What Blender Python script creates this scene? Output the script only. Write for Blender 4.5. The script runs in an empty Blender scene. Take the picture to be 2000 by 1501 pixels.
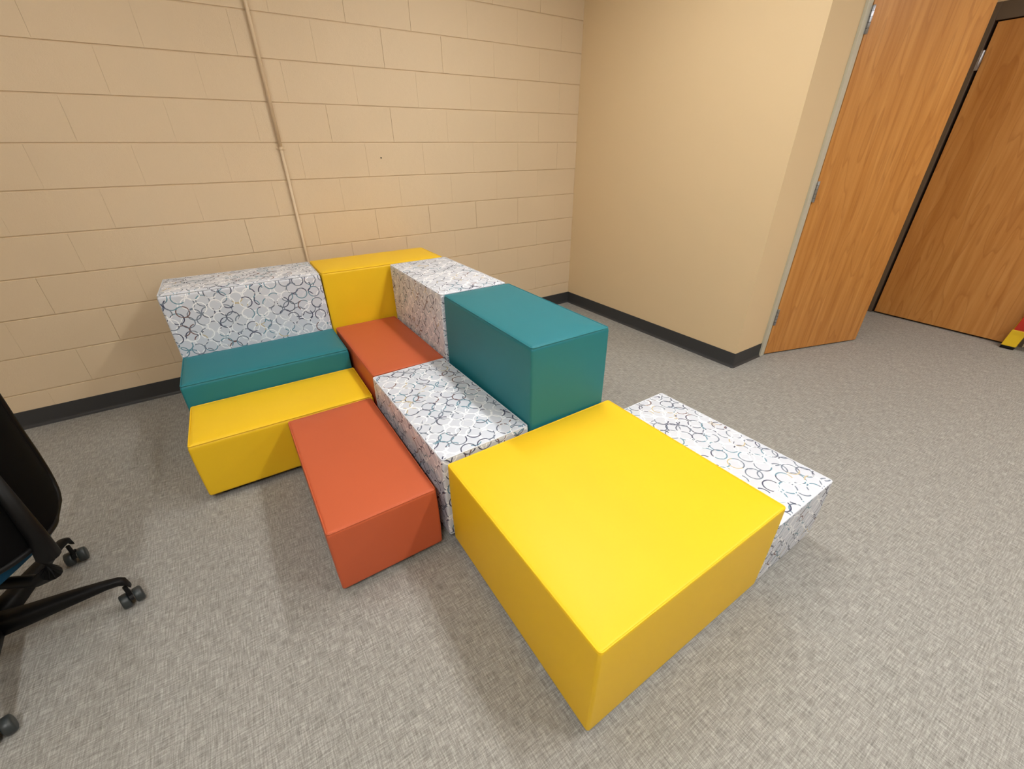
import bpy, bmesh, math, random
from mathutils import Vector, Matrix

# ------------------------------------------------------------------ camera, light, exposure
scene = bpy.context.scene
C = bpy.data.collections.new('room'); scene.collection.children.link(C)

CAM_POS = (-2.7792, -3.2037, 1.3738)
F_PX = 819.63
def rot_cam(pitch, roll, yaw):
    return Matrix.Rotation(yaw, 3, 'Z') @ Matrix.Rotation(pitch, 3, 'X') @ Matrix.Rotation(roll, 3, 'Z')
cam_data = bpy.data.cameras.new('camera'); cam = bpy.data.objects.new('camera', cam_data); C.objects.link(cam)
cam_data.sensor_fit = 'HORIZONTAL'; cam_data.sensor_width = 36.0; cam_data.lens = F_PX / 2000 * 36
cam_data.clip_start = 0.02; cam_data.clip_end = 60
cam.matrix_world = Matrix.Translation(CAM_POS) @ rot_cam(1.06071609, -0.01062708, -0.57670919).to_4x4()
scene.camera = cam

world = bpy.data.worlds.new('world'); scene.world = world; world.use_nodes = True
world.node_tree.nodes['Background'].inputs[0].default_value = (0.5, 0.5, 0.5, 1)
world.node_tree.nodes['Background'].inputs[1].default_value = 0.02
vs = scene.view_settings
vs.view_transform = 'Standard'; vs.look = 'None'; vs.gamma = 1.0; vs.use_curve_mapping = False
vs.exposure = 0.08

CEIL = 2.74
LAMP_POWER = 56.0                                   # emission of the ceiling strip diffusers
LAMPS = [(-3.45, -1.5, 0.44), (-1.25, -1.65, 1.02), (-3.45, -3.9, 1.80), (-1.05, -3.9, 1.55), (1.25, -3.9, 1.35)]   # x, y, relative output
LAMP_SIZE = (0.12, 1.22)

# ------------------------------------------------------------------ helpers
def s2l(*rgb):
    out = []
    for v in rgb:
        v = v / 255
        out.append(v / 12.92 if v <= 0.04045 else ((v + 0.055) / 1.055) ** 2.4)
    return (*out, 1)

def tag(o, label=None, cat=None, group=None, kind=None):
    if label: o['label'] = label
    if cat: o['category'] = cat
    if group: o['group'] = group
    if kind: o['kind'] = kind
    return o

def link(name, me, mat=None, parent=None, loc=(0, 0, 0), rz=0.0, smooth=False):
    if mat and not me.materials: me.materials.append(mat)
    o = bpy.data.objects.new(name, me); C.objects.link(o)
    o.location = loc; o.rotation_euler = (0, 0, rz)
    if parent: o.parent = parent
    if smooth:
        for p in me.polygons: p.use_smooth = True
    return o

def empty(name, loc=(0, 0, 0), rz=0.0):
    o = bpy.data.objects.new(name, None); C.objects.link(o)
    o.location = loc; o.rotation_euler = (0, 0, rz); o.empty_display_size = 0.1
    return o

class MB:
    """collects shapes in one bmesh"""
    def __init__(self): self.bm = bmesh.new()
    def box(self, x0, x1, y0, y1, z0, z1, bevel=0.0, seg=2, M=None):
        r = bmesh.ops.create_cube(self.bm, size=1.0)
        vs_ = r['verts']
        for v in vs_:
            v.co = Vector(((x0 + x1) / 2 + v.co.x * (x1 - x0), (y0 + y1) / 2 + v.co.y * (y1 - y0), (z0 + z1) / 2 + v.co.z * (z1 - z0)))
        if bevel:
            es = list({e for v in vs_ for e in v.link_edges})
            rr = bmesh.ops.bevel(self.bm, geom=es, offset=bevel, segments=seg, affect='EDGES', profile=0.5)
            vs_ = list({v for f in rr['faces'] for v in f.verts} | {v for v in vs_ if v.is_valid})
        if M is not None:
            for v in vs_: v.co = M @ v.co
        return self
    def loops(self, rings, cap0=True, cap1=True, closed=True):
        vr = [[self.bm.verts.new(p) for p in r] for r in rings]
        n = len(vr[0])
        for a, b in zip(vr, vr[1:]):
            for i in range(n if closed else n - 1):
                j = (i + 1) % n
                self.bm.faces.new((a[i], a[j], b[j], b[i]))
        if cap0: self.bm.faces.new(list(reversed(vr[0])))
        if cap1: self.bm.faces.new(vr[-1])
        return self
    def tube(self, pts, r, n=8, closed=False):
        pts = [Vector(p) for p in pts]; m = len(pts); rings = []
        up0 = None
        for i, p in enumerate(pts):
            a = pts[(i - 1) % m] if (closed or i > 0) else p
            b = pts[(i + 1) % m] if (closed or i < m - 1) else p
            t = (b - a).normalized()
            ref = Vector((0, 0, 1)) if abs(t.z) < 0.9 else Vector((1, 0, 0))
            u = t.cross(ref).normalized(); w = u.cross(t).normalized()
            rad = r[i] if isinstance(r, (list, tuple)) else r
            rings.append([p + rad * (math.cos(k * 2 * math.pi / n) * u + math.sin(k * 2 * math.pi / n) * w) for k in range(n)])
        if closed:
            rings.append(rings[0])
            vr = [[self.bm.verts.new(q) for q in rg] for rg in rings[:-1]]; vr.append(vr[0])
            for a, b in zip(vr, vr[1:]):
                for i in range(n):
                    j = (i + 1) % n; self.bm.faces.new((a[i], a[j], b[j], b[i]))
        else: self.loops(rings)
        return self
    def lathe(self, prof, n=20, M=None):
        rings = []
        for r, z in prof:
            rg = [Vector((r * math.cos(k * 2 * math.pi / n), r * math.sin(k * 2 * math.pi / n), z)) for k in range(n)]
            rings.append([M @ p for p in rg] if M is not None else rg)
        return self.loops(rings)
    def mesh(self, name):
        bmesh.ops.recalc_face_normals(self.bm, faces=self.bm.faces)
        me = bpy.data.meshes.new(name); self.bm.to_mesh(me); self.bm.free(); return me
    def build(self, name, mat, parent=None, smooth=False, loc=(0, 0, 0), rz=0.0, wn=False):
        o = link(name, self.mesh(name), mat, parent, loc, rz, smooth)
        if wn:
            m = o.modifiers.new('weighted', 'WEIGHTED_NORMAL'); m.keep_sharp = True
        return o

# ------------------------------------------------------------------ materials
def new_mat(name):
    m = bpy.data.materials.new(name); m.use_nodes = True
    nt = m.node_tree; b = nt.nodes['Principled BSDF']
    return m, nt, b
def N(nt, t, **kw):
    n = nt.nodes.new(t)
    for k, v in kw.items(): setattr(n, k, v)
    return n
def math_node(nt, op, a, b=None, clamp=False):
    n = N(nt, 'ShaderNodeMath', operation=op); n.use_clamp = clamp
    for i, v in enumerate((a, b)):
        if v is None: continue
        if isinstance(v, (int, float)): n.inputs[i].default_value = v
        else: nt.links.new(v, n.inputs[i])
    return n.outputs[0]
def mix_col(nt, fac, a, b, blend='MIX'):
    n = N(nt, 'ShaderNodeMix', data_type='RGBA', blend_type=blend)
    for sock, v in ((n.inputs[0], fac), (n.inputs[6], a), (n.inputs[7], b)):
        if isinstance(v, (int, float)): sock.default_value = v
        elif isinstance(v, tuple): sock.default_value = v
        else: nt.links.new(v, sock)
    return n.outputs[2]
def add_bump(nt, b, height, strength, dist):
    n = N(nt, 'ShaderNodeBump'); n.inputs['Strength'].default_value = strength; n.inputs['Distance'].default_value = dist
    nt.links.new(height, n.inputs['Height']); nt.links.new(n.outputs[0], b.inputs['Normal'])
def noise(nt, vec, scale, detail=3, rough=0.55):
    n = N(nt, 'ShaderNodeTexNoise'); n.inputs['Scale'].default_value = scale
    n.inputs['Detail'].default_value = detail; n.inputs['Roughness'].default_value = rough
    if vec is not None: nt.links.new(vec, n.inputs['Vector'])
    return n.outputs['Fac']
def mapping(nt, vec, scale=(1, 1, 1), loc=(0, 0, 0), rot=(0, 0, 0)):
    n = N(nt, 'ShaderNodeMapping'); n.inputs['Scale'].default_value = scale; n.inputs['Location'].default_value = loc
    n.inputs['Rotation'].default_value = rot
    nt.links.new(vec, n.inputs['Vector']); return n.outputs[0]
def ramp(nt, fac, stops, interp='LINEAR'):
    n = N(nt, 'ShaderNodeValToRGB'); cr = n.color_ramp; cr.interpolation = interp
    while len(cr.elements) < len(stops): cr.elements.new(0.5)
    for e, (p, c) in zip(cr.elements, stops): e.position = p; e.color = c
    nt.links.new(fac, n.inputs[0]); return n.outputs[0]

def plain(name, col, rough=0.5, metal=0.0, spec=0.5, bump=None):
    m, nt, b = new_mat(name)
    b.inputs['Roughness'].default_value = rough; b.inputs['Metallic'].default_value = metal
    b.inputs['Specular IOR Level'].default_value = spec
    geo = N(nt, 'ShaderNodeNewGeometry')
    nz = noise(nt, geo.outputs['Position'], 9, 4)
    dk = tuple(c * 0.93 for c in col[:3]) + (1,)
    nt.links.new(mix_col(nt, nz, dk, col), b.inputs['Base Color'])
    if bump:
        add_bump(nt, b, noise(nt, geo.outputs['Position'], bump[0], 3), bump[1], bump[2])
    return m

def vinyl(name, col):
    m, nt, b = new_mat(name)
    b.inputs['Roughness'].default_value = 0.46; b.inputs['Specular IOR Level'].default_value = 0.32
    tc = N(nt, 'ShaderNodeTexCoord')
    nz = noise(nt, tc.outputs['Object'], 6, 3)
    dk = tuple(c * 0.95 for c in col[:3]) + (1,)
    nt.links.new(mix_col(nt, nz, dk, col), b.inputs['Base Color'])
    vo = N(nt, 'ShaderNodeTexVoronoi'); vo.inputs['Scale'].default_value = 700
    nt.links.new(tc.outputs['Object'], vo.inputs['Vector'])
    add_bump(nt, b, vo.outputs['Distance'], 0.12, 0.0006)
    return m

def ring_fabric():
    m, nt, b = new_mat('ring_print_vinyl')
    b.inputs['Roughness'].default_value = 0.5; b.inputs['Specular IOR Level'].default_value = 0.4
    uv = N(nt, 'ShaderNodeUVMap'); uv.uv_map = 'UVMap'
    S = 0.0715; R = 0.0292
    base_in = s2l(211, 216, 227); base_out = s2l(223, 228, 238)
    stops = [(0.0, s2l(248, 250, 255)), (0.40, s2l(116, 128, 146)), (0.56, s2l(66, 72, 98)), (0.67, s2l(104, 144, 164)),
             (0.76, s2l(222, 225, 232)), (0.86, s2l(92, 98, 116)), (0.93, s2l(112, 84, 84)), (0.965, s2l(198, 184, 152))]
    rings = []; ins = []
    for k, (off, seed) in enumerate((((0, 0, 0), 0.0), ((S / 2, S / 2, 0), 3.7))):
        v = mapping(nt, uv.outputs[0], loc=(off[0] + seed * S * 10, off[1] + seed * S * 20, 0))
        vo = N(nt, 'ShaderNodeTexVoronoi', voronoi_dimensions='2D', feature='F1')
        vo.inputs['Scale'].default_value = 1 / S; vo.inputs['Randomness'].default_value = 0.22
        nt.links.new(v, vo.inputs['Vector'])
        d = vo.outputs['Distance']
        dev = math_node(nt, 'ABSOLUTE', math_node(nt, 'SUBTRACT', d, R / S))
        mr = N(nt, 'ShaderNodeMapRange'); mr.interpolation_type = 'SMOOTHSTEP'
        mr.inputs['From Min'].default_value = 0.0030 / S; mr.inputs['From Max'].default_value = 0.0020 / S
        mr.inputs['To Min'].default_value = 0; mr.inputs['To Max'].default_value = 1
        nt.links.new(dev, mr.inputs['Value'])
        arc = N(nt, 'ShaderNodeTexVoronoi', voronoi_dimensions='2D', feature='F1')
        arc.inputs['Scale'].default_value = 1 / 0.055
        nt.links.new(mapping(nt, uv.outputs[0], loc=(1.3 + k * 4.1, 2.2 + k * 0.7, 0)), arc.inputs['Vector'])
        sep = N(nt, 'ShaderNodeSeparateColor'); nt.links.new(arc.outputs['Color'], sep.inputs[0])
        col = ramp(nt, sep.outputs[k], stops, 'CONSTANT')
        rings.append((mr.outputs[0], col))
        ins.append(math_node(nt, 'LESS_THAN', d, R / S))
    inside = math_node(nt, 'MAXIMUM', ins[0], ins[1])
    col = mix_col(nt, inside, base_out, base_in)
    for f, c in rings: col = mix_col(nt, f, col, c)
    nt.links.new(col, b.inputs['Base Color'])
    add_bump(nt, b, noise(nt, uv.outputs[0], 900, 2), 0.08, 0.0005)
    return m

def floor_mat():
    m, nt, b = new_mat('woven_sheet_floor')
    b.inputs['Specular IOR Level'].default_value = 0.35
    geo = N(nt, 'ShaderNodeNewGeometry'); P = geo.outputs['Position']
    a = noise(nt, mapping(nt, P, (22, 260, 1)), 1.0, 3, 0.6)
    c = noise(nt, mapping(nt, P, (260, 22, 1), loc=(31, 7, 0)), 1.0, 3, 0.6)
    fine = noise(nt, P, 340, 2, 0.6)
    big = noise(nt, P, 1.6, 3)
    s = math_node(nt, 'ADD', math_node(nt, 'MULTIPLY', a, 0.45), math_node(nt, 'MULTIPLY', c, 0.45))
    s = math_node(nt, 'ADD', s, math_node(nt, 'MULTIPLY', fine, 0.2))
    s = math_node(nt, 'SUBTRACT', s, 0.05)
    col = ramp(nt, s, [(0.34, FLOOR_D), (0.5, FLOOR_M), (0.66, FLOOR_L)])
    col = mix_col(nt, math_node(nt, 'MULTIPLY', big, 0.14), col, FLOOR_D)
    nt.links.new(col, b.inputs['Base Color'])
    b.inputs['Roughness'].default_value = 0.62
    add_bump(nt, b, s, 0.25, 0.0008)
    return m
FLOOR_D = s2l(110, 108, 104); FLOOR_M = s2l(150, 148, 143); FLOOR_L = s2l(190, 188, 184)

def paint(name, col, bump_scale, bump_d, strength=0.4, var=0.05):
    m, nt, b = new_mat(name)
    b.inputs['Roughness'].default_value = 0.6; b.inputs['Specular IOR Level'].default_value = 0.3
    geo = N(nt, 'ShaderNodeNewGeometry'); P = geo.outputs['Position']
    dk = tuple(v * (1 - var) for v in col[:3]) + (1,)
    nt.links.new(mix_col(nt, noise(nt, P, 2.2, 4), dk, col), b.inputs['Base Color'])
    h = math_node(nt, 'ADD', noise(nt, P, bump_scale, 5, 0.7), math_node(nt, 'MULTIPLY', noise(nt, P, bump_scale * 0.12, 2), 1.2))
    add_bump(nt, b, h, strength, bump_d)
    return m

def oak(name, seed):
    m, nt, b = new_mat(name)
    b.inputs['Roughness'].default_value = 0.42; b.inputs['Specular IOR Level'].default_value = 0.4
    tc = N(nt, 'ShaderNodeTexCoord'); P = tc.outputs['Object']
    big = noise(nt, mapping(nt, P, (5.5, 5.5, 0.85), loc=(seed, 0, seed * 2)), 1.0, 2)
    wv = math_node(nt, 'FRACT', math_node(nt, 'MULTIPLY', big, 9.0))
    cath = ramp(nt, wv, [(0.0, (0, 0, 0, 1)), (0.72, (0.15, 0.15, 0.15, 1)), (0.93, (1, 1, 1, 1)), (1.0, (0, 0, 0, 1))])
    fine = noise(nt, mapping(nt, P, (170, 170, 5), loc=(0, seed, 0)), 1.0, 4, 0.65)
    streak = noise(nt, mapping(nt, P, (28, 28, 1.3), loc=(seed, 3, 0)), 1.0, 3)
    col = ramp(nt, streak, [(0.3, s2l(184, 122, 56)), (0.55, s2l(203, 142, 74)), (0.75, s2l(214, 156, 88))])
    col = mix_col(nt, math_node(nt, 'MULTIPLY', cath, 0.42), col, s2l(158, 96, 40))
    col = mix_col(nt, math_node(nt, 'MULTIPLY', fine, 0.30), col, s2l(166, 104, 46))
    nt.links.new(col, b.inputs['Base Color'])
    add_bump(nt, b, fine, 0.1, 0.0004)
    return m

def emit(name, col, strength):
    m, nt, b = new_mat(name)
    b.inputs['Emission Color'].default_value = col; b.inputs['Emission Strength'].default_value = strength
    b.inputs['Base Color'].default_value = (0.8, 0.8, 0.8, 1)
    return m

M_BLOCK = paint('painted_concrete_block', s2l(222, 200, 168), 160, 0.0022, 0.55, 0.07)
M_MORTAR = paint('painted_mortar', s2l(214, 190, 157), 300, 0.001, 0.4, 0.06)
M_WALL = paint('smooth_painted_wall', s2l(222, 197, 157), 260, 0.0004, 0.25, 0.03)
M_CEIL = paint('ceiling_tile', s2l(236, 234, 228), 200, 0.001, 0.4, 0.04)
M_CONDUIT = plain('painted_conduit', s2l(222, 200, 168), 0.5)
M_RUBBER = plain('charcoal_rubber_base', s2l(60, 60, 61), 0.5, spec=0.3)
M_FLOOR = floor_mat()
M_YEL = vinyl('yellow_vinyl', s2l(244, 200, 34))
M_TEAL = vinyl('teal_vinyl', s2l(36, 122, 134))
M_RUST = vinyl('rust_vinyl', s2l(198, 96, 60))
M_RING = ring_fabric()
M_BLACK = plain('black_plastic', s2l(13, 13, 14), 0.5, spec=0.2)
M_BLACKMESH = plain('black_mesh_fabric', s2l(9, 9, 10), 0.85, spec=0.08)
M_WHEEL = plain('dark_grey_wheel', s2l(46, 52, 54), 0.4, spec=0.5)
M_BLUE = plain('blue_seat_fabric', s2l(20, 78, 114), 0.8, spec=0.2, bump=(500, 0.4, 0.001))
M_FRAME1 = plain('grey_green_frame_paint', s2l(196, 192, 174), 0.45)
M_FRAME2 = plain('dark_brown_frame_paint', s2l(96, 80, 64), 0.45)
M_OAK1 = oak('honey_oak_veneer', 1.7)
M_OAK2 = oak('oak_veneer_two', 5.3)
M_STEEL = plain('satin_steel', s2l(176, 178, 186), 0.32, metal=1.0)
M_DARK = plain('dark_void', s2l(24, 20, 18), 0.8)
M_LRED = plain('red_fibreglass', s2l(190, 44, 26), 0.35)
M_LYEL = plain('yellow_ladder_plastic', s2l(236, 196, 30), 0.45)
LAMP_COLOR = (1.0, 0.985, 0.95, 1)
M_LAMPBODY = plain('white_lamp_housing', s2l(236, 236, 234), 0.5)

# ------------------------------------------------------------------ room shell
XW, XE, YS = -5.70, 2.16, -8.0
T = 0.15
def structure(name, mb, mat, label, cat):
    o = mb.build(name, mat); return tag(o, label, cat, kind='structure')
structure('floor', MB().box(XW - T, XE + T, YS - T, T, -0.08, 0.0), M_FLOOR, 'grey taupe woven-look sheet floor of the room', 'floor')
structure('ceiling', MB().box(XW - T, XE + T, YS - T, T, CEIL, CEIL + 0.08), M_CEIL, 'off-white ceiling above the room', 'ceiling')

# block wall: recessed mortar slab + every concrete block proud of it
BL, BH = 0.4064, 0.2032
REC = 0.004
wall_back = structure('wall_back', MB().box(XW - T, 0.0, REC, T, 0, CEIL), M_MORTAR,
                      'cream painted concrete block wall behind the seating blocks', 'wall')
structure('wall_far', MB().box(0.0, XE + T, 0.0, T, 0, CEIL), M_WALL, 'plain wall of the space behind the oak door', 'wall')
def block_mesh(w, h, open_joint):
    # bed joints are raked; head joints are nearly painted over except on a few blocks
    g, bv = (0.0008, 0.0018) if open_joint else (0.0001, 0.0005)
    gz, bh = 0.0026, 0.0020
    x0, x1, z0, z1 = -w / 2 + g, w / 2 - g, -h / 2 + gz, h / 2 - gz
    rings = [[Vector((x, y, z)) for x, z in ((x0 + a, z0 + c), (x1 - a, z0 + c), (x1 - a, z1 - c), (x0 + a, z1 - c))]
             for y, a, c in ((0.03, 0, 0), (bh, 0, 0), (0.0004, bv * 0.5, bh * 0.6), (0.0, bv, bh))]
    return MB().loops(rings).mesh('concrete_block')
bmeshes = {}
rnd = random.Random(4)
for k in range(14):
    z0 = k * BH; z1 = min(CEIL, z0 + BH)
    if z1 - z0 < 0.02: continue
    edges = [0.0]
    x = -0.008 - (0.5 * BL if k % 2 == 0 else BL)
    while x > XW + 0.02: edges.append(x); x -= BL
    edges.append(XW)
    for xa, xb in zip(edges, edges[1:]):
        w = xa - xb; oj = rnd.random() < (0.30 if xa > -2.3 else 0.10)
        key = (round(w, 3), round(z1 - z0, 3), oj)
        if key not in bmeshes: bmeshes[key] = block_mesh(w, z1 - z0, oj)
        link('concrete_block', bmeshes[key], M_BLOCK, wall_back,
             ((xa + xb) / 2, rnd.uniform(-0.0007, 0.0005) if oj else rnd.uniform(-0.0003, 0.0002), (z0 + z1) / 2))
mb = MB(); mb.lathe([(0.0045, 0), (0.0045, 0.0035), (0.003, 0.005)], 10, Matrix.Translation((-1.74, -0.0005, 1.333)) @ Matrix.Rotation(math.pi / 2, 4, 'X'))
mb.build('wall_anchor', M_DARK, wall_back)

YR = -1.82                                           # face of the return wall with the oak door
structure('wall_right', MB().box(0.0, 0.12, YR, 0.0, 0, CEIL), M_WALL, 'smooth beige wall running forward from the block wall corner', 'wall')
FX0, FX1, DW, DH = 0.335, 0.385, 0.914, 2.134
OX1 = FX1 + DW + 0.008
mb = MB(); mb.box(0.12, FX0 + 0.01, YR, YR + 0.13, 0, CEIL); mb.box(FX0 + 0.01, OX1 + 0.04, YR, YR + 0.13, DH + 0.05, CEIL)
mb.box(OX1 + 0.04, XE, YR, YR + 0.13, 0, CEIL)
structure('wall_return', mb, M_WALL, 'narrow beige wall around the open oak door', 'wall')
# east wall with the second door opening
D2Y0 = -1.885; D2W = 0.914; D2Y1 = D2Y0 - D2W - 0.03
mb = MB(); mb.box(XE, XE + T, -1.84, T, 0, CEIL); mb.box(XE, XE + T, D2Y1 - 0.04, -1.84, DH + 0.10, CEIL)
mb.box(XE, XE + T, YS - T, D2Y1 - 0.04, 0, CEIL); mb.box(XE + T - 0.02, XE + T, D2Y1 - 0.04, -1.84, 0, DH + 0.10)
structure('wall_east', mb, M_WALL, 'wall holding the second oak door in its dark frame', 'wall')
structure('wall_west', MB().box(XW - T, XW, YS - T, T, 0, CEIL), M_WALL, 'beige wall on the left, outside the picture', 'wall')
structure('wall_front', MB().box(XW, XE, YS - T, YS, 0, CEIL), M_WALL, 'beige wall behind the camera', 'wall')

# cove base: profile swept along a path (profile: distance from the wall, height)
PROF = [(0.0, 0.104), (0.0028, 0.104), (0.0034, 0.1015), (0.0034, 0.022), (0.0045, 0.014), (0.0085, 0.007), (0.0145, 0.0035), (0.0165, 0.0), (0.0, 0.0)]
def cove(name, pts, label):
    P = [Vector((*p, 0)) for p in pts]
    rings = []
    for i, p in enumerate(P):
        ns = []
        if i > 0: d = (P[i] - P[i - 1]).normalized(); ns.append(Vector((d.y, -d.x, 0)))
        if i < len(P) - 1: d = (P[i + 1] - P[i]).normalized(); ns.append(Vector((d.y, -d.x, 0)))
        n = sum(ns, Vector()); n = n.normalized() / max(0.3, n.normalized().dot(ns[0]))
        rings.append([p + n * a + Vector((0, 0, h)) for a, h in PROF])
    return structure(name, MB().loops(rings), M_RUBBER, label, 'baseboard')
cove('baseboard_back', [(XW, -0.0015), (0.0, -0.0015)], 'charcoal rubber cove base along the block wall')
rc = 0.003
arc = [(0.0 - 0.0005 + rc - rc * math.cos(a), YR + rc - rc * math.sin(a)) for a in [math.radians(t) for t in range(0, 91, 15)]]
cove('baseboard_right', [(-0.0005, -0.004)] + arc + [(FX0 - 0.001, YR)], 'charcoal rubber cove base wrapping the beige wall corner')
cove('baseboard_return', [(OX1 + 0.05, YR), (XE - 0.02, YR)], 'charcoal rubber cove base behind the open oak door')
cove('baseboard_east', [(XE, D2Y1 - 0.06), (XE, YS)], 'charcoal rubber cove base beyond the second oak door')
cove('baseboard_west', [(XW, YS), (XW, 0)], 'charcoal rubber cove base on the left wall')

# ------------------------------------------------------------------ door 1 (honey oak, swung open)
door1 = empty('door_1', (FX1, YR, 0)); tag(door1, 'honey oak door standing ajar beside the narrow beige wall', 'door', kind='structure')
YF = -0.016                                          # frame stands proud of the wall
MB().box(FX0 - FX1, 0, YF, 0.14, 0, DH + 0.05, 0.003, 2).build('frame_jamb', M_FRAME1, door1)
MB().box(OX1 - FX1, OX1 - FX1 + 0.05, YF, 0.14, 0, DH + 0.05, 0.003, 2).build('frame_jamb', M_FRAME1, door1)
MB().box(0, OX1 - FX1, YF, 0.14, DH, DH + 0.05, 0.003, 2).build('frame_head', M_FRAME1, door1)
mb = MB(); mb.box(0, 0.016, 0.035, 0.14, 0, DH); mb.box(OX1 - FX1 - 0.016, OX1 - FX1, 0.035, 0.14, 0, DH)
mb.build('door_stop', M_FRAME1, door1)
A1 = math.radians(-16.8)
leaf = MB().box(0.005, 0.005 + 0.905, -0.004, 0.040, 0.010, DH - 0.004, 0.0015, 1).build('door_leaf', M_OAK1, door1, loc=(0, -0.013, 0), rz=A1)
for z in (0.30, 1.125, 1.955):
    h = MB().lathe([(0.0065, -0.06), (0.0075, -0.058), (0.0075, 0.058), (0.0065, 0.06)], 14).build('hinge', M_STEEL, door1, smooth=True, loc=(0.002, -0.024, z))
    MB().box(-0.004, 0.0, 0.0, 0.030, -0.057, 0.057).build('hinge_leaf', M_STEEL, h)
    mb = MB()
    for dz in (-0.036, -0.012, 0.012, 0.036): mb.lathe([(0.0078, dz - 0.0008), (0.0078, dz + 0.0008)], 14)
    mb.build('knuckle_joint', M_DARK, h)

# ------------------------------------------------------------------ door 2 (in the dark frame)
door2 = empty('door_2', (XE, D2Y0, 0)); tag(door2, 'shaded oak door in a dark brown frame at the right edge', 'door', kind='structure')
MB().box(-0.014, T - 0.03, 0.0, 0.05, 0, DH + 0.10, 0.003, 2).build('frame_jamb', M_FRAME2, door2)
w2 = D2W + 0.03
MB().box(-0.014, T - 0.03, -w2 - 0.05, -w2, 0, DH + 0.10, 0.003, 2).build('frame_jamb', M_FRAME2, door2)
MB().box(-0.014, T - 0.03, -w2, 0.0, DH - 0.004, DH + 0.10, 0.003, 2).build('frame_head', M_FRAME2, door2)
MB().box(0.06, T - 0.03, -w2, 0.0, 0.0, DH, 0).build('gap_shade_panel', M_DARK, door2)  # dark panel filling the opening, standing in for shade in the hinge gap
A2 = math.radians(-2.6)
MB().box(0.0, 0.044, -D2W + 0.006, 0.0, 0.014, DH - 0.012, 0.0015, 1).build('door_leaf', M_OAK2, door2, loc=(-0.006, -0.019, 0), rz=A2)
for z in (1.905,):
    h = MB().lathe([(0.007, -0.06), (0.008, -0.058), (0.008, 0.058), (0.007, 0.06)], 14).build('hinge', M_STEEL, door2, smooth=True, loc=(-0.018, -0.010, z))
    MB().box(0.0, 0.004, -0.010, 0.012, -0.058, 0.058).build('hinge_leaf', M_STEEL, h)

# ------------------------------------------------------------------ conduit on the block wall
PX = -2.348
cond = empty('wall_conduit', (PX, 0, 0)); tag(cond, 'thin cream painted conduit running up the block wall', 'conduit')
MB().tube([(0, -0.0125, 0.105), (0, -0.0125, 1.385)], 0.0088, 14).build('tube', M_CONDUIT, cond, smooth=True)
MB().tube([(0, -0.0125, 1.392), (0, -0.0125, CEIL)], 0.0100, 14).build('tube', M_CONDUIT, cond, smooth=True)
st = MB().tube([(0, -0.0125, 1.386), (0, -0.0125, 1.401)], 0.0122, 14).box(-0.026, 0.026, -0.0045, -0.001, 1.386, 1.401, 0.0008, 1).build('strap', M_CONDUIT, cond)
MB().lathe([(0.004, 0), (0.004, 0.002), (0.002, 0.0035)], 10, Matrix.Translation((-0.019, -0.0045, 1.3935)) @ Matrix.Rotation(math.pi / 2, 4, 'X')).build('screw', M_CONDUIT, st)

# ------------------------------------------------------------------ upholstered blocks
def rrect(w, d, r, z, seg=5, ext=0.004):
    pts = []
    for cx, cy, a0 in ((w / 2 - r, d / 2 - r, 0), (-w / 2 + r, d / 2 - r, 90), (-w / 2 + r, -d / 2 + r, 180), (w / 2 - r, -d / 2 + r, 270)):
        a = math.radians(a0)
        t0 = Vector((math.sin(a), -math.cos(a), 0))
        pts.append(Vector((cx + r * math.cos(a), cy + r * math.sin(a), z)) + t0 * ext)
        for k in range(seg + 1):
            t = a + math.radians(90) * k / seg
            pts.append(Vector((cx + r * math.cos(t), cy + r * math.sin(t), z)))
        a2 = a + math.pi / 2
        pts.append(Vector((cx + r * math.cos(a2), cy + r * math.sin(a2), z)) + Vector((-math.sin(a2), math.cos(a2), 0)) * ext)
    return pts

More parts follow.
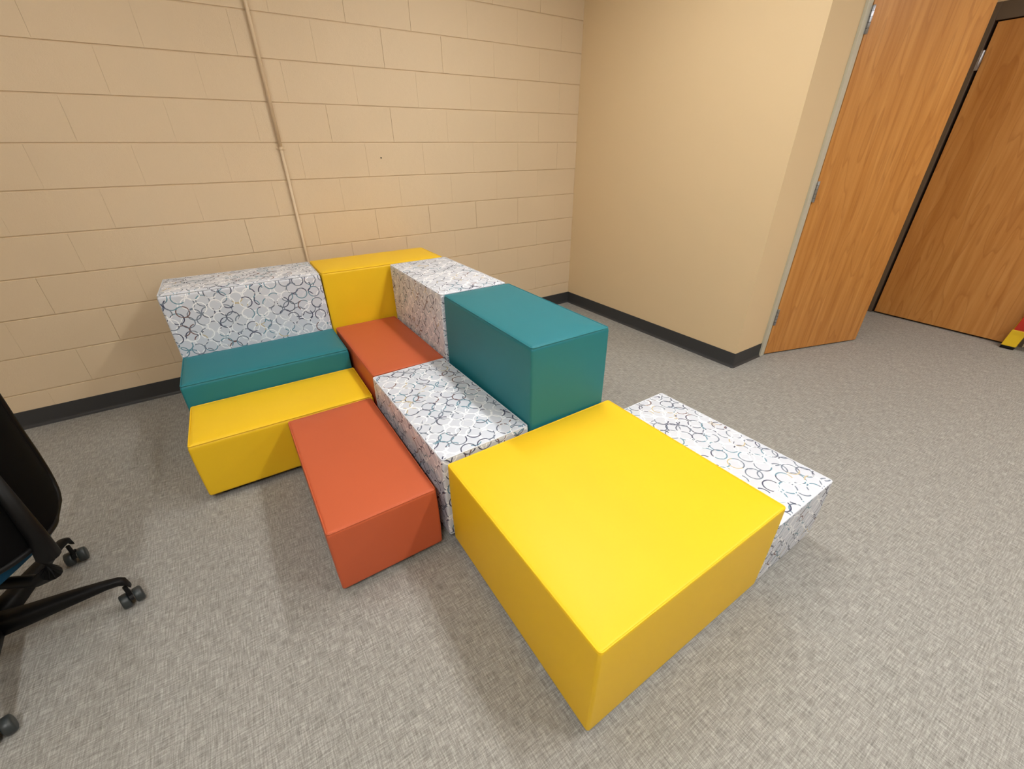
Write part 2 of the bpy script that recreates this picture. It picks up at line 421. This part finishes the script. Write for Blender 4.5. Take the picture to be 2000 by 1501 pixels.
ZB = 0.030
def cushion_block(name, mat, x, y, yaw, w, d, h, label, cat, group=None, edge=0.013, crown=0.006, seed=0):
    root = empty(name, (x, y, 0), math.radians(yaw)); tag(root, label, cat, group)
    rc_ = 0.009
    rings = [rrect(w - 0.03, d - 0.03, rc_, ZB + 0.0005), rrect(w - 0.006, d - 0.006, rc_, ZB), rrect(w, d, rc_, ZB + 0.005), rrect(w, d, rc_, ZB + 0.012)]
    zt = h - crown
    for fr in (0.25, 0.5, 0.75): rings.append(rrect(w + 0.003 * math.sin(fr * math.pi), d + 0.003 * math.sin(fr * math.pi), rc_, ZB + (zt - ZB) * fr))
    rings.append(rrect(w, d, rc_, zt - edge - 0.006))
    for k in range(6):
        a = math.pi / 2 * k / 5
        ins = edge * (1 - math.cos(a))
        rings.append(rrect(w - 2 * ins, d - 2 * ins, max(0.004, rc_ - ins * 0.3), zt - edge + edge * math.sin(a)))
    for ins, up in ((0.02, 0.12), (0.035, 0.40), (0.06, 0.68), (0.095, 0.88), (0.14, 1.0)):
        rings.append(rrect(w - 2 * ins, d - 2 * ins, 0.006 + ins * 0.15, zt + crown * up))
    me = MB().loops(rings).mesh('cushion')
    uvl = me.uv_layers.new(name='UVMap')
    rr = random.Random(seed); ou, ov = rr.uniform(0, 9), rr.uniform(0, 9)
    for p in me.polygons:
        n = p.normal
        for li in p.loop_indices:
            co = me.vertices[me.loops[li].vertex_index].co
            if abs(n.z) > 0.6: u, v = co.x, co.y
            elif abs(n.x) > abs(n.y): u, v = co.y + 0.31, co.z + 0.17
            else: u, v = co.x, co.z - d / 2 - h
            uvl.data[li].uv = (u + ou, v + ov)
        p.use_smooth = True
    o = link('cushion', me, mat, root)
    o.modifiers.new('weighted', 'WEIGHTED_NORMAL')
    ins = edge * 0.22
    MB().tube(rrect(w - 2 * ins, d - 2 * ins, rc_, zt - ins), 0.0026, 6, closed=True).build('piping', mat if mat is not M_RING else M_PIPING, o, smooth=True)
    b = MB().box(-w / 2 + 0.014, w / 2 - 0.014, -d / 2 + 0.014, d / 2 - 0.014, ZB - 0.009, ZB - 0.0005, 0.002, 1).build('base_board', M_BLACK, root)
    for sx in (-1, 1):
        for sy in (-1, 1):
            MB().lathe([(0.017, 0.0), (0.020, 0.003), (0.022, 0.012), (0.024, ZB - 0.009)], 16).build(
                'foot', M_BLACK, root, smooth=True, loc=(sx * (w / 2 - 0.055), sy * (d / 2 - 0.055), 0))
    return root
M_PIPING = vinyl('ring_vinyl_piping', s2l(220, 225, 234))

W, L = 0.383, 0.780
HT, HM, HL = 0.754, 0.4175, 0.309
G1 = 'tall modular backrest blocks'; G2 = 'mid-height modular seat blocks'; G3 = 'low modular bench blocks'
cushion_block('upholstered_block', M_RING, -2.757, -0.313, -1.1, L, W, HT, 'tall white block with ring print against the block wall, behind the teal seat', 'sofa block', G1, edge=0.020, seed=1)
cushion_block('upholstered_block', M_YEL, -1.970, -0.322, -0.9, L, W, HT, 'tall yellow corner backrest block against the block wall', 'sofa block', G1, edge=0.018, seed=2)
cushion_block('upholstered_block', M_RING, -1.767, -0.920, -0.4, W, 0.772, HT, 'tall white ring-print block between the yellow corner and the teal block', 'sofa block', G1, seed=3)
cushion_block('upholstered_block', M_TEAL, -1.767, -1.703, -0.9, W, 0.770, HT, 'tall teal armrest block between white ring-print block and big yellow square', 'sofa block', G1, edge=0.016, seed=4)
cushion_block('upholstered_bench', M_TEAL, -2.762, -0.710, -0.8, L, W, HM, 'teal seat block in front of the white ring-print backrest', 'bench', G2, edge=0.020, seed=5)
cushion_block('upholstered_bench', M_RUST, -2.165, -0.918, -0.3, W, L - 0.003, HM, 'rust seat block in the inner corner of the seating', 'bench', G2, edge=0.016, seed=6)
cushion_block('upholstered_bench', M_RING, -2.168, -1.698, 1.0, W, 0.768, HM, 'white ring-print seat block beside the tall teal block', 'bench', G2, seed=7)
cushion_block('square_ottoman', M_YEL, -1.945, -2.486, 0.0, 0.790, 0.776, 0.404, 'big yellow square ottoman nearest the camera', 'ottoman', None, edge=0.010, seed=8)
cushion_block('upholstered_bench', M_YEL, -2.760, -1.101, -1.1, L, W, HL, 'low yellow bench block in front of the teal seat', 'bench', G3, edge=0.020, seed=9)
cushion_block('upholstered_bench', M_RUST, -2.580, -1.702, 0.0, W, L, HL, 'low rust bench block jutting out beside the yellow bench', 'bench', G3, edge=0.014, seed=10)
cushion_block('upholstered_bench', M_RING, -1.350, -2.481, 0.4, W, 0.778, HL, 'low white ring-print bench on the right of the yellow square', 'bench', G3, edge=0.010, seed=11)

# ------------------------------------------------------------------ task chair
HX, HY = -3.7225, -1.676
chair = empty('task_chair', (HX, HY, 0)); tag(chair, 'black task chair with blue seat and caster base, at the left edge', 'chair')
MB().lathe([(0.035, 0.075), (0.045, 0.085), (0.045, 0.13), (0.032, 0.145)], 24).build('base_hub', M_BLACK, chair, smooth=True)
MB().lathe([(0.026, 0.14), (0.026, 0.26), (0.018, 0.262), (0.018, 0.34)], 20).build('gas_column', M_BLACK, chair, smooth=True)
def leg_mesh():
    rings = []
    for r, zc, hw, hh in ((0.03, 0.104, 0.036, 0.034), (0.10, 0.106, 0.031, 0.028), (0.20, 0.113, 0.024, 0.021), (0.295, 0.117, 0.016, 0.014), (0.325, 0.115, 0.014, 0.013), (0.342, 0.105, 0.012, 0.014), (0.347, 0.084, 0.009, 0.008)):
        rg = []
        for k in range(12):
            a = 2 * math.pi * k / 12; ca, sa = math.cos(a), math.sin(a)
            rg.append(Vector((r, hw * math.copysign(abs(ca) ** 0.6, ca), zc + hh * math.copysign(abs(sa) ** 0.6, sa))))
        rings.append(rg)
    return MB().loops(rings).mesh('base_leg')
lm = leg_mesh()
wheel_m = MB().lathe([(0.006, -0.0125), (0.019, -0.0125), (0.0245, -0.0105), (0.0265, -0.006), (0.0265, 0.008), (0.024, 0.0115), (0.006, 0.0125)], 24, Matrix.Rotation(math.pi / 2, 4, 'X')).mesh('wheel')
def hood_mesh():
    mb = MB(); rings = []
    for k in range(9):
        a = math.radians(20 + 140 * k / 8)
        rings.append([Vector((math.cos(a) * 0.0285, y, 0.0275 + math.sin(a) * 0.0285)) for y in (-0.0055, 0.0055)] +
                     [Vector((math.cos(a) * 0.020, y, 0.0275 + math.sin(a) * 0.020)) for y in (0.0055, -0.0055)])
    mb.loops(rings); mb.tube([(0.010, 0, 0.045), (0.010, 0, 0.092)], 0.0065, 12); return mb.mesh('caster')
hm = hood_mesh()
for i, a in enumerate((-5.3, 66.7, -77.3, 138.7, -149.3)):
    A = math.radians(a)
    link('base_leg', lm, M_BLACK, chair, rz=A, smooth=True)
    ca = link('caster', hm, M_BLACK, chair, (0.332 * math.cos(A), 0.332 * math.sin(A), 0), math.radians((-72, -80, -70, 100, 200)[i]))
    for s in (-1, 1): link('wheel', wheel_m, M_WHEEL, ca, (0, s * 0.0185, 0.0267), smooth=True)
BETA = math.radians(-28)
seat_root_rz = BETA
# seat (front is -local x, back is +local x)
def pad(rx, ry, z0, z1, cx, n=40, p=3.2):
    rings = []
    for f, z in ((0.90, z0), (0.97, z0 + 0.008), (1.0, (z0 + z1) / 2), (0.985, z1 - 0.014), (0.93, z1 - 0.003), (0.6, z1)):
        rg = []
        for k in range(n):
            a = 2 * math.pi * k / n; c_, s_ = math.cos(a), math.sin(a)
            rg.append(Vector((cx + f * rx * math.copysign(abs(c_) ** (2 / p), c_), f * ry * math.copysign(abs(s_) ** (2 / p), s_), z)))
        rings.append(rg)
    return MB().loops(rings)
seat = pad(0.255, 0.235, 0.352, 0.428, -0.015).build('seat', M_BLUE, chair, smooth=True, rz=BETA)
pad(0.195, 0.205, 0.335, 0.361, -0.03).build('seat_pan', M_BLACK, chair, smooth=True, rz=BETA)
# backrest: curved shell, rounded lower corners
def back_width(z):
    pts = ((0.446, 0.10), (0.452, 0.145), (0.462, 0.172), (0.485, 0.194), (0.53, 0.208), (0.60, 0.208), (0.68, 0.196), (0.80, 0.190), (0.90, 0.180), (0.95, 0.165), (0.98, 0.120))
    for (a, wa), (b, wb) in zip(pts, pts[1:]):
        if z <= b + 1e-6: return wa + (wb - wa) * max(0, z - a) / (b - a)
    return pts[-1][1]
def back_shell():
    nU, nV = 20, 48
    mb = MB(); grid = {}
    z0, z1 = 0.446, 0.98
    for side in (0, 1):
        for j in range(nV + 1):
            v = j / nV; z = z0 + (z1 - z0) * v
            hw = back_width(z)
            for i in range(nU + 1):
                u = -1 + 2 * i / nU
                x = 0.300 - 0.095 * (u * hw / 0.21) ** 2 + 0.03 * v + (0.022 if side else 0.0) * (1 - 0.5 * abs(u) ** 4)
                grid[side, j, i] = mb.bm.verts.new((x, u * hw, z))
    for side in (0, 1):
        for j in range(nV):
            for i in range(nU):
                mb.bm.faces.new((grid[side, j, i], grid[side, j, i + 1], grid[side, j + 1, i + 1], grid[side, j + 1, i]))
    for j in range(nV):
        for i in (0, nU): mb.bm.faces.new((grid[0, j, i], grid[0, j + 1, i], grid[1, j + 1, i], grid[1, j, i]))
    for i in range(nU):
        for j in (0, nV): mb.bm.faces.new((grid[0, j, i], grid[0, j, i + 1], grid[1, j, i + 1], grid[1, j, i]))
    edge = [grid[1, j, nU].co.copy() for j in range(nV + 1)] + [grid[1, nV, i].co.copy() for i in range(nU - 1, -1, -1)] + \
           [grid[1, j, 0].co.copy() for j in range(nV - 1, -1, -1)] + [grid[1, 0, i].co.copy() for i in range(1, nU)]
    return mb, edge
mb, edge = back_shell()
back = mb.build('backrest', M_BLACKMESH, chair, smooth=True, rz=BETA)
MB().tube(edge, 0.009, 8, closed=True).build('back_rim', M_BLACK, back, smooth=True)
MB().tube([(0.02, 0, 0.322), (0.12, 0, 0.302), (0.25, 0, 0.302), (0.30, 0, 0.33), (0.328, 0, 0.40), (0.338, 0, 0.48), (0.342, 0, 0.70)], [0.016, 0.016, 0.018, 0.024, 0.026, 0.020, 0.013], 12).build('back_spine', M_BLACK, chair, smooth=True, rz=BETA)
for s in (-1, 1):
    ar = MB().tube([(-0.04, s * 0.19, 0.350), (-0.04, s * 0.255, 0.36), (-0.04, s * 0.268, 0.41), (-0.04, s * 0.268, 0.60)], [0.014, 0.014, 0.015, 0.013], 10).build('armrest', M_BLACK, chair, smooth=True, rz=BETA)
    MB().box(-0.16, 0.06, s * 0.268 - 0.040, s * 0.268 + 0.040, 0.60, 0.624, 0.010, 3).build('arm_pad', M_BLACK, ar, smooth=False)

# ------------------------------------------------------------------ folded step ladder at the right edge
lad = empty('step_ladder', (2.056, -2.818, 0)); tag(lad, 'red and yellow folded step ladder leaning by the second oak door', 'ladder')
LEAN = 0.0; LEANY = -0.10
def rail(x0, y, z0, z1):
    mb = MB(); mb.box(-0.014, 0.014, -0.034, 0.034, 0, z1 - z0, 0.003, 2)
    for v in mb.bm.verts: v.co.x += x0 + LEAN * (v.co.z + z0); v.co.y += y + LEANY * (v.co.z + z0); v.co.z += z0
    return mb
for y in (0.0, -0.46):
    for x0, zf in ((-0.022, 0.0), (0.022, 0.075)):
        rl = rail(x0, y, zf + 0.06, 1.75).build('rail', M_LRED, lad)
        mb = MB(); mb.box(-0.019, 0.019, -0.040, 0.040, zf + 0.022, zf + 0.150, 0.004, 2)
        for v in mb.bm.verts: v.co.x += x0 + LEAN * v.co.z; v.co.y += y + LEANY * v.co.z
        ft = mb.build('foot_boot', M_LYEL, rl)
        mb = MB(); mb.box(-0.022, 0.022, -0.038, 0.038, zf, zf + 0.024, 0.004, 2)
        for v in mb.bm.verts: v.co.x += x0 + LEAN * v.co.z; v.co.y += y + LEANY * v.co.z
        mb.build('foot_pad', M_BLACK, rl)
for k in range(5):
    z = 0.30 + 0.30 * k
    mb = MB(); mb.box(-0.075 - 0.022, 0.012 - 0.022, -0.43, -0.03, z - 0.012, z + 0.012, 0.004, 1)
    for v in mb.bm.verts: v.co.x += LEAN * v.co.z; v.co.y += LEANY * v.co.z
    mb.build('step', M_LYEL, lad)
mb = MB(); mb.box(-0.06, 0.06, -0.52, 0.06, 1.75, 1.80, 0.008, 2)
for v in mb.bm.verts: v.co.x += LEAN * v.co.z; v.co.y += LEANY * v.co.z
mb.build('top_cap', M_LYEL, lad)

# ------------------------------------------------------------------ ceiling strip lights (outside the picture)
for i, (x, y, k) in enumerate(LAMPS):
    where = ['above the task chair', 'above the tall teal block', 'to the left of the camera', 'to the right of the camera', 'above the two oak doors'][i]
    t = empty('ceiling_light', (x, y, CEIL)); tag(t, 'long white ceiling strip light ' + where, 'lamp', 'ceiling strip lights')
    hw, hl = LAMP_SIZE[0] / 2, LAMP_SIZE[1] / 2
    MB().box(-hw - 0.012, hw + 0.012, -hl - 0.012, hl + 0.012, -0.05, -0.001, 0.004, 2).build('housing', M_LAMPBODY, t)
    MB().box(-hw, hw, -hl, hl, -0.058, -0.0505, 0.003, 1).build('diffuser', emit('lamp_diffuser', LAMP_COLOR, LAMP_POWER * k), t)
